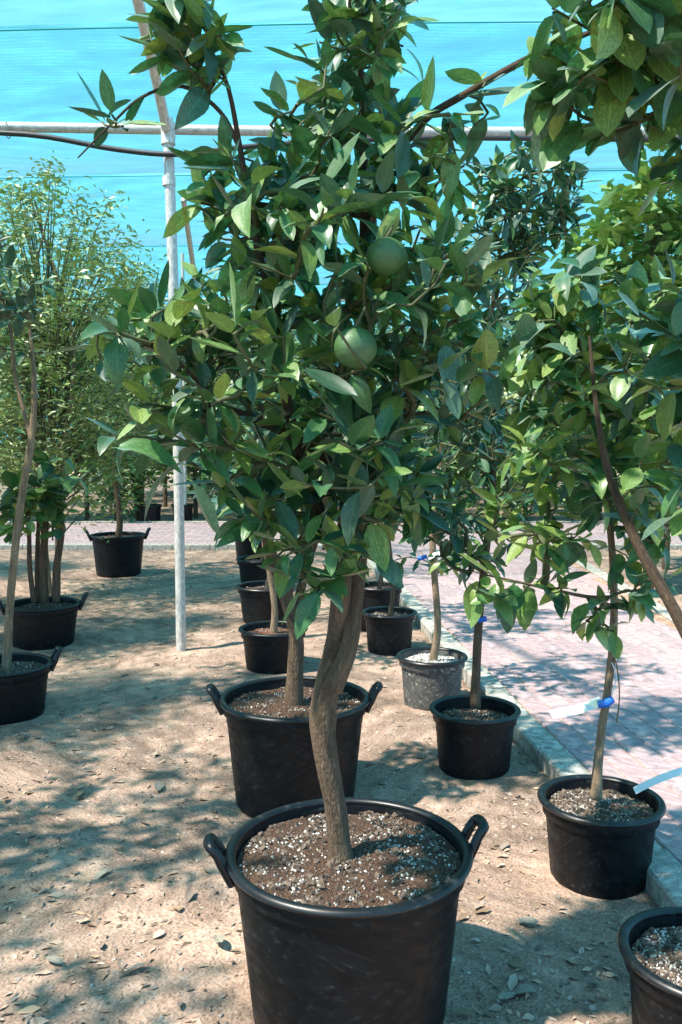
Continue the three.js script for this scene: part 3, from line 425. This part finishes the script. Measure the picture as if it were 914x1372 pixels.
// ---- smaller saplings in the rows
function sapling(name, label, pt, top, o) {
  const [x, y, z] = [pt.x, pt.y - 0.03, pt.z], h = top - y, lx = o.lean?.[0] ?? 0, lz = o.lean?.[1] ?? 0, cr = o.crown ?? 0.3, c0 = o.from ?? 0.45, sk = [[0, 0, 0, 1.15], [0.02, 0.12, 0.01, 0.95], [-0.02, 0.4, 0, 0.85], [0.015, 0.7, 0.01, 0.6], [0, 1, 0, 0.25]].map(([a, b, c, r]) => [x + a * h * 0.6 + lx * b, y + b * h, z + c + lz * b, r * (o.r ?? 0.016)]);
  const blobs = []; for (let i = 0; i < 4; i++) { const k = c0 + (1.05 - c0) * (i + 0.4) / 4, w = cr * (1 - 0.35 * Math.abs(k - (c0 + 1) / 2) * 2); blobs.push([x + lx * k + cr * 0.3 * Math.sin(i * 2.4 + o.seed), y + h * k, z + lz * k + cr * 0.3 * Math.cos(i * 2.4 + o.seed), w, h * (1 - c0) * 0.26, w, (o.n ?? 28) / 4]); }
  return growTree(name, label, 'tree', { skeleton: [sk], blobs, clear: h * c0 * 0.8, single: 60, ...o });
}
const rows = 'potted saplings in the rows';
sapling('citrus_sapling', 'grafted citrus sapling growing from the dusty grey gravel pot', potG, 2.1, { seed: 41, r: 0.021, n: 80, crown: 0.42, from: 0.34, bark: M.barkPale, size: 0.115, fresh: 0.25, lean: [0.05, 0] });
sapling('citrus_sapling', 'citrus sapling with blue tie behind the dusty grey pot', potD3, 2.2, { seed: 42, n: 60, crown: 0.4, size: 0.11, fresh: 0.2 });
sapling('citrus_sapling', 'citrus sapling in the farthest pot of the kerb row', potD4, 2.3, { seed: 43, n: 60, size: 0.11, crown: 0.42 });
sapling('citrus_sapling', 'citrus sapling growing out of the reddish bark pot', potC1, 2.0, { seed: 44, r: 0.022, n: 50, crown: 0.36, size: 0.11, lean: [-0.1, 0], bark: M.barkPale, fresh: 0.3 });
sapling('citrus_sapling', 'bright green sapling behind the reddish bark pot', potC2, 2.0, { seed: 45, r: 0.02, n: 50, crown: 0.38, size: 0.11, lean: [0.1, 0], bark: M.barkPale, fresh: 0.5, colors: [3, 4, 4, 6, 1] });
sapling('citrus_sapling', 'bright leafy sapling third in the left row of pots', potC3, 2.6, { seed: 46, n: 90, r: 0.02, size: 0.11, fresh: 0.5, crown: 0.6, colors: [3, 4, 4, 6, 1] });
sapling('citrus_sapling', 'sapling at the row end by the cross path kerb', potC4, 2.9, { seed: 47, n: 110, r: 0.024, size: 0.125, crown: 0.75, colors: [3, 3, 4, 6, 1] });
sapling('citrus_tree', 'bushy dark citrus in the tub standing alone before the cross path', potE1, 2.5, { seed: 48, r: 0.034, n: 70, size: 0.125, crown: 0.52, from: 0.35, colors: [0, 1, 2, 3, 5] });
growTree('cut_back_tree', 'cut back sapling with several dark stems and few broad leaves', 'tree', {
  seed: 51, clear: 0.3, size: 0.18, droop: -0.3, round: 1, single: 80, fresh: 0.3, colors: [3, 4, 1, 6, 5],
  skeleton: [[[-2.163,0.29,-6.35,0.032], [-2.166,0.554,-6.35,0.03], [-2.146,0.881,-6.35,0.026], [-2.165,1.151,-6.35,0.012]], [[-2.223,0.312,-6.291,0.02], [-2.243,0.562,-6.291,0.019], [-2.244,0.886,-6.291,0.015], [-2.28,1.101,-6.291,0.01]], [[-2.081,0.301,-6.35,0.03], [-2.068,0.554,-6.35,0.028], [-2.023,0.826,-6.35,0.022], [-2.032,1.097,-6.35,0.01]], [[-2.258,0.279,-6.469,0.02], [-2.249,0.592,-6.469,0.02], [-2.229,0.925,-6.469,0.014]]],
  blobs: [[-2.177,0.994,-6.291,0.225,0.203,0.2,26], [-2.037,1.208,-6.291,0.16,0.16,0.2,14], [-2.293,0.839,-6.232,0.106,0.106,0.1,3]],
});
growTree('citrus_tree', 'tree with slanting grey trunk and dark leaf tufts by shrubs', 'tree', {
  seed: 55, clear: 1.1, size: 0.12, single: 150, fresh: 0.05, bark: M.barkPale, colors: [0, 2, 2, 5, 7],
  skeleton: [[[-1.804,0.216,-4.652,0.0265], [-1.779,0.522,-4.652,0.0218], [-1.746,0.804,-4.652,0.0203], [-1.695,1.201,-4.675,0.0203], [-1.651,1.478,-4.71,0.0187], [-1.627,1.754,-4.71,0.014], [-1.642,2.066,-4.71,0.0078], [-1.674,2.298,-4.71,0.0047]], [[-1.651,1.478,-4.71,0.0125], [-1.749,1.837,-4.768,0.0109], [-1.765,2.073,-4.768,0.0094], [-1.851,2.386,-4.768,0.0062]]],
  blobs: [[-1.636,2.231,-4.652,0.213,0.136,0.3,16], [-1.738,2.059,-4.652,0.156,0.156,0.3,8], [-1.996,2.44,-4.652,0.309,0.425,0.5,44]],
});

// ---- fine-leaved background trees: leaf clumps on branches
function bush(name, label, [x, z], o) {
  const r = rng(o.seed), y0 = groundY(x, z) - 0.05 + (o.base ?? 0), H = o.h, t = thing(name, label, 'tree', [x, y0, z], o.group), br = [], items = [], cs = [];
  const gauss = () => (r() + r() + r() - 1.5) * 1.15, geos = o.round ? SMALLR : SMALL;
  const stems = o.stems ?? 1;
  for (let s = 0; s < stems; s++) { const a = s * 2.1 + r(), sp = stems > 1 ? 0.12 : 0; const pts = [[Math.cos(a) * sp * 0.3, 0, Math.sin(a) * sp * 0.3, o.tr ?? 0.045], [Math.cos(a) * sp, H * 0.3, Math.sin(a) * sp, (o.tr ?? 0.045) * 0.8], [Math.cos(a) * sp * 2 + gauss() * 0.08, H * 0.6, Math.sin(a) * sp * 2, (o.tr ?? 0.045) * 0.5], [gauss() * 0.15, H * 0.92, gauss() * 0.15, 0.008]]; mesh(s ? 'branch' : 'trunk', tube(pts, 8, 4, true, 0.15), o.bark || M.bark, t); }
  for (let i = 0; i < o.clumps; i++) {
    let a, b, c; do { a = r() * 2 - 1; b = r() * 2 - 1; c = r() * 2 - 1; } while (a * a + b * b + c * c > 1);
    const yy = H * (o.from ?? 0.35) + H * (1 - (o.from ?? 0.35)) * (b + 1) / 2, w = o.w * (0.75 + 0.4 * perlin.noise(x + i, 1.5, z)) * (b > 0 ? 1 - 0.45 * b * b : 1 - 0.2 * b * b);
    const C = V(a * w, yy, c * w), cr = o.cr * (0.6 + 0.8 * r()), S0 = V(a * w * 0.15, yy * 0.72, c * w * 0.15);
    br.push({ g: tube([[S0.x, S0.y, S0.z, 0.008], [(S0.x + C.x) / 2, (S0.y + C.y) / 2 + 0.06, (S0.z + C.z) / 2, 0.006], [C.x, C.y + cr * 0.5, C.z, 0.002]], 4, 2, false), m: new THREE.Matrix4() });
    const tone = 0.9 + r() * 0.5, fresh = r() < (o.fresh ?? 0.25);
    for (let k = 0; k < o.per; k++) {
      const p = V(C.x + gauss() * cr, C.y + gauss() * cr * 1.1, C.z + gauss() * cr), q = new THREE.Quaternion().setFromEuler(new THREE.Euler((r() - 0.6) * 1.6, r() * 6.283, (r() - 0.5) * 1.4)), s = o.size * (0.6 + 0.7 * r());
      const base = o.colors[(r() * o.colors.length) | 0], col = (fresh && r() < 0.5 ? LEAFC[r() < 0.5 ? 6 : 4] : base).clone().multiplyScalar(tone * (0.85 + r() * 0.3));
      items.push({ g: geos[(r() * geos.length) | 0], m: new THREE.Matrix4().compose(p, q, V(s, s, s)), c: col });
    }
  }
  tag(mesh('branches', join(br), M.twig, t), null, null, null, 'stuff');
  tag(mesh('foliage', join(items, true), M.foliage, t), null, null, null, 'stuff');
  return t;
}
const OLIVE = [L(0.34, 0.50, 0.16), L(0.45, 0.59, 0.17), L(0.36, 0.47, 0.20)], MID = [LEAFC[0], LEAFC[1], LEAFC[3]], LIME = [L(0.25, 0.44, 0.09), L(0.31, 0.50, 0.10), L(0.18, 0.36, 0.08)];
bush('pomegranate_tree', 'tall airy pomegranate tree with tiny narrow leaves behind cut stems', [-2.7, -8.2], { seed: 61, h: 4.0, w: 1.5, from: 0.18, clumps: 300, per: 60, cr: 0.17, size: 0.08, stems: 3, tr: 0.03, colors: OLIVE, bark: M.barkPale, fresh: 0.3 });
bush('pomegranate_tree', 'fine-leaved pomegranate tree beyond the lone black tub', [-3.6, -15.7], { seed: 62, h: 4.6, w: 1.5, from: 0.12, clumps: 250, per: 50, cr: 0.2, size: 0.11, stems: 3, colors: LIME, fresh: 0.5 });
bush('lime_tree', 'bright yellow green lime tree with rounded leaves beside the path', [2.9, -8.2], { seed: 63, h: 4.2, w: 1.15, from: 0.28, clumps: 130, per: 24, cr: 0.17, size: 0.19, round: 1, colors: LIME, fresh: 0.5 });
const KINDS = [['olive', OLIVE], ['dense dark', MID], ['bright lime green', LIME]];
[[-7.6, -15.6, 3.96, 1.2, 0], [-6.0, -16.0, 3.84, 1.15, 1], [-4.6, -15.9, 3.96, 1.1, 0], [-1.8, -15.8, 4.1, 1.2, 2], [-2.7, -16.3, 4.3, 1.3, 1], [-0.5, -15.5, 3.36, 0.95, 2], [0.8, -15.8, 3.6, 1.05, 1], [2.1, -15.6, 3.48, 1.0, 2], [3.3, -15.7, 3.84, 1.0, 1], [4.6, -15.6, 4.08, 1.1, 2], [5.9, -16.0, 4.2, 1.2, 1], [7.6, -16.2, 4.32, 1.2, 2]].forEach(([x, z, h, w, c], i) => bush('nursery_tree', KINDS[c][0] + ' nursery tree in the front row beyond the cross path', [x, z], { seed: 100 + i, h, w, from: 0.16, clumps: 120, per: 34, cr: 0.25, size: 0.12, round: i % 2, colors: KINDS[c][1], group: KINDS[c][0] + ' trees in the front row beyond the cross path', fresh: 0.35 }));
[[-3.8, -19.0, 4.68, 1.5, 1], [-1.6, -19.4, 4.32, 1.4, 0], [0.6, -19.6, 4.2, 1.4, 1], [2.8, -19.2, 4.2, 1.4, 2], [5.2, -19.5, 4.68, 1.5, 1], [8.0, -20.0, 4.8, 1.6, 2], [-6.6, -19.6, 4.8, 1.6, 1], [-10, -18.0, 4.56, 1.6, 0]].forEach(([x, z, h, w, c], i) => bush('nursery_tree', KINDS[c][0] + ' tall nursery tree in the second row behind the others', [x, z], { seed: 120 + i, h, w, from: 0.12, clumps: 110, per: 34, cr: 0.3, size: 0.14, round: i % 2, colors: KINDS[c][1], group: KINDS[c][0] + ' trees in the second row', fresh: 0.35 }));
bush('hedge_shrub', 'long tall clipped evergreen shrub closing the view behind the back rows', [-3.6, -23], { seed: 150, h: 4.0, w: 4.2, from: 0.03, clumps: 420, per: 26, cr: 0.4, size: 0.2, round: 1, colors: MID, fresh: 0.2, stems: 3 });
bush('hedge_shrub', 'tall spreading evergreen shrub behind the back rows beyond the paved path', [4.4, -23], { seed: 151, h: 4.0, w: 4.2, from: 0.03, clumps: 420, per: 26, cr: 0.4, size: 0.2, round: 1, colors: MID, fresh: 0.2, stems: 3 });
const side = 'trees along the far side of the paved path';
[[4.0, -6.08, 3.46, 0.9], [4.0, -8.54, 3.36, 1.0], [3.7, -9.95, 3.04, 0.8], [5.6, -9.83, 3.68, 1.2], [6.2, -7.25, 3.57, 1.2]].forEach(([x, z, h, w], i) => bush('citrus_tree', 'dense round headed citrus tree lining the far path edge', [x, z], { seed: 200 + i, h, w, from: 0.25, clumps: 90, per: 34, cr: 0.2, size: 0.12, colors: MID, group: side, fresh: 0.3 }));
[[-3.05, -6.0, 3.7, 1.0, 'pomegranate tree behind the cut stems tub'], [-5.2, -9.3, 3.36, 1.1, 'fine-leaved pomegranate tree at the cross path kerb, left of the airy tall one'], [-4.4, -6.72, 3.46, 1.0, 'fine-leaved pomegranate tree beside the airy tall one'], [-3.05, -4.03, 3.68, 1.0, 'pomegranate tree in the tub row facing the large tubs'], [-3.2, -1.68, 3.68, 1.1, 'pomegranate tree at the open end of the tub row']].forEach(([x, z, h, w, l], i) => bush('pomegranate_tree', l, [x, z], { seed: 230 + i, h, w, from: 0.26, clumps: 170, per: 50, cr: 0.18, size: 0.085, stems: 3, tr: 0.03, colors: OLIVE, fresh: 0.3, bark: M.barkPale }));
[[-1.95, -2.75, 2.8, 'citrus tree in the tub row shading the sandy ground'], [-2.0, -1.2, 2.7, 'citrus tree beside the open sandy ground near the first tub']].forEach(([x, z, h, l], i) => { const p = pot('black tub ' + ['in the side row under a citrus tree', 'at the open end of the side row'][i], [x, z], 0.5, 0.34, { handles: 0.06, bits: 100 }); sapling('citrus_tree', l, p, h, { seed: 81 + i, r: 0.028, n: 120, size: 0.125, crown: 0.7, from: 0.42, single: 20 }); });

// ---- low shrubs filling the foot of the back rows
[[-6.6, -15.15, 1.72], [-5.3, -15.25, 1.49], [-3.9, -15.15, 1.72], [-1.2, -15.15, 1.61], [0.1, -15.25, 1.84], [1.5, -15.15, 1.61], [2.9, -15.25, 1.72], [4.0, -15.15, 1.49], [5.3, -15.25, 1.84], [6.8, -15.25, 1.61], [-4.6, -17.55, 2.07], [-2.6, -17.45, 1.95], [-0.4, -17.65, 2.07], [1.6, -17.55, 1.95], [3.8, -17.55, 2.07], [6.4, -17.75, 2.07]].forEach(([x, z, h], i) => bush('low_shrub', (i % 3 ? 'rounded green' : 'pale lime green') + ' low shrub at the foot of the back trees', [x, z], { seed: 300 + i, h, w: 0.72, from: 0.08, clumps: 46, per: 32, cr: 0.2, size: 0.11, round: 1, tr: 0.02, colors: i % 3 ? MID : LIME, fresh: 0.4, group: (i % 3 ? 'green' : 'pale') + ' low shrubs at the foot of the back trees' }));
// ---- pots beyond the cross path
[[-2.75, -15.25, 'small black pot beyond the cross path under dark foliage'], [-3.3, -15.2, 'small black pot beside another beyond the cross path'], [-5.6, -15.3, 'black pot beyond the cross path by the airy pomegranate']].forEach(([x, z, l]) => pot(l, [x, z], 0.4, 0.36, { bits: 20 }));

// ---- label strips and ties on the saplings
function strip(a, b, w, th) { const A = V(...a), B = V(...b), d = B.clone().sub(A), l = d.length(), g = new THREE.BoxGeometry(l, w, th, 10, 1, 1), p = g.attributes.position; for (let i = 0; i < p.count; i++) { const k = p.getX(i) / l; p.setZ(i, p.getZ(i) + 0.012 * (1 - 4 * k * k)); } g.computeVertexNormals(); const m = new THREE.Matrix4(), X = d.normalize(), Y = V(0, 0.6, -0.8).addScaledVector(X, -V(0, 0.6, -0.8).dot(X)).normalize(); m.makeBasis(X, Y, X.clone().cross(Y)).setPosition(A.clone().add(B).multiplyScalar(0.5)); return g.applyMatrix4(m); }
{
  const t = thing('plant_label', 'white plastic label strip clipped to the thin stem with blue tie', 'plant label');
  mesh('strip', strip([0.869,0.616,-2.875], [0.692,0.582,-2.839], 0.036, 0.0012), M.tagWhite, t);
  mesh('tie', tube([[0.855,0.606,-2.869,0.013], [0.88,0.612,-2.863,0.016], [0.904,0.623,-2.869,0.012]], 8, 3), M.tagBlue, t);
  const t2 = thing('plant_label', 'white plastic label strip stuck slanting in the pot soil', 'plant label');
  mesh('strip', strip([0.967,0.331,-2.815], [1.139,0.416,-2.791], 0.026, 0.0012), M.tagWhite, t2);
  const t3 = thing('hanging_tag', 'thin brown strip hanging beside the stem with blue tie', 'plant label');
  mesh('strip', strip([0.914,0.758,-2.887], [0.925,0.539,-2.887], 0.009, 0.002), M.cane, t3);
  mesh('loop', tube([[0.904,0.743,-2.887,0.002], [0.916,0.703,-2.875,0.002], [0.901,0.627,-2.875,0.002]], 5, 4), M.tagWhite, t3);
  for (const [a, b, label] of [[[0.605,0.685,-3.85,0.01], [0.643,0.695,-3.838,0.012], 'blue plastic tie around the stem of the black potted sapling'], [[0.28,0.688,-6.075,0.016], [0.331,0.7,-6.063,0.014], 'blue plastic tie around the sapling behind the grey pot'], [[0.423,0.83,-4.812,0.014], [0.471,0.844,-4.8,0.012], 'blue tie at the graft of the grey potted sapling']]) { const q = thing('stem_tie', label, 'plant tie'); mesh('band', tube([a, [(a[0] + b[0]) / 2, a[1] + 0.003, a[2] + 0.006, 0.012], b], 8, 3), M.tagBlue, q).scale.setScalar(1); }
  const t4 = thing('plant_label', 'crumpled white label at the graft of the grey potted sapling', 'plant label');
  mesh('strip', strip([0.473,0.822,-4.812], [0.552,0.858,-4.788], 0.035, 0.002), M.tagWhite, t4);
}

// ---- litter on the ground
{
  const r = rng(900), free = (x, z) => !onPath(x, z) && potSpots.every(([a, b, c]) => Math.hypot(x - a, z - b) > c * 0.92);
  const spot = () => { for (;;) { const z = -1.8 - Math.pow(r(), 1.5) * 11, x = (r() * 2 - 1) * (1 + -z * 0.5); if (x > -6 && x < 6 && free(x, z)) return [x, z]; } };
  const curl = (s, W) => { const g = leafGeo(W, -0.9 + s * 0.6, 0.7, (s % 3 - 1) * 0.9, 0.3, 3, 2); return g; };
  const scatter = (name, geo, mat, n, fs, fc, tilt, label, cat) => {
    const im = new THREE.InstancedMesh(geo, mat, n), m = new THREE.Matrix4(), q = new THREE.Quaternion();
    for (let i = 0; i < n; i++) { const [x, z] = spot(), s = fs(), sc = V(s, s * (0.6 + r() * 0.5), s * (0.8 + r() * 0.5)); q.setFromEuler(new THREE.Euler((r() - 0.5) * tilt, r() * 6.283, (r() - 0.5) * tilt)); m.compose(V(x, groundY(x, z) + s * 0.04, z), q, sc); im.setMatrixAt(i, m); im.setColorAt(i, fc()); }
    im.name = numbered(name); im.castShadow = im.receiveShadow = true; scene.add(im); tag(im, label, cat, null, 'stuff');
  };
  const dry = new THREE.MeshStandardMaterial({ roughness: 0.95, side: THREE.DoubleSide });
  const dc = () => { const k = 0.14 + r() * 0.32, w = r(); return L(k * 1.1, k * (0.72 + 0.18 * w), k * (0.45 + 0.3 * w)); };
  scatter('leaf_litter', curl(1, 0.24), dry, 3200, () => 0.02 + r() * r() * 0.05, dc, 0.7, 'curled dry leaves scattered over the sandy ground', 'leaf litter');
  scatter('leaf_litter', curl(2, 0.16), dry, 9000, () => 0.010 + r() * 0.028, dc, 0.9, 'small dry leaf crumbs scattered over the sandy ground', 'leaf litter');
  scatter('gravel', pebble(3), new THREE.MeshStandardMaterial({ roughness: 0.95 }), 9000, () => 0.002 + r() * r() * r() * 0.011, () => { const k = 0.26 + r() * 0.24; return L(k, k * 0.84, k * 0.72); }, 3, 'small stones and clods over the sandy ground', 'gravel');
  scatter('wood_chips', pebble(7), new THREE.MeshStandardMaterial({ roughness: 0.95 }), 3500, () => 0.002 + r() * r() * 0.006, () => { const k = 0.05 + r() * 0.13; return L(k * 1.1, k * 0.9, k * 0.72); }, 3, 'dark bark crumbs over the sandy ground', 'bark chips');
  const fl = new THREE.MeshStandardMaterial({ map: leafTex, color: L(0.42, 0.38, 0.30), roughness: 0.9, side: THREE.DoubleSide }), fl2 = fl.clone(); fl2.color = L(0.34, 0.25, 0.15);
  [[0.516,-2.341], [0.528,-2.232], [0.410,-2.210], [0.353,-2.159], [-0.371,-2.505], [-0.539,-2.358], [-0.505,-2.628], [-0.787,-2.911], [-0.844,-2.393], [-1.097,-3.618], [0.533,-2.586], [-0.781,-3.698]].forEach(([x, z], i) => { const m = tag(mesh('fallen_leaf', LEAF[(i * 5) % 14], i % 3 ? fl : fl2), (i % 3 ? 'pale grey' : 'tan') + ' fallen leaf lying on the sandy ground around the tubs', 'leaf', 'fallen leaves around the tubs, ' + (i % 3 ? 'pale' : 'tan')); m.scale.setScalar(0.07 + r() * 0.03); m.position.set(x, groundY(x, z) + 0.012, z); m.rotation.set((r() - 0.5) * 0.5, r() * 6.28, (r() - 0.5) * 0.5); });
}
renderer.render(scene, camera);
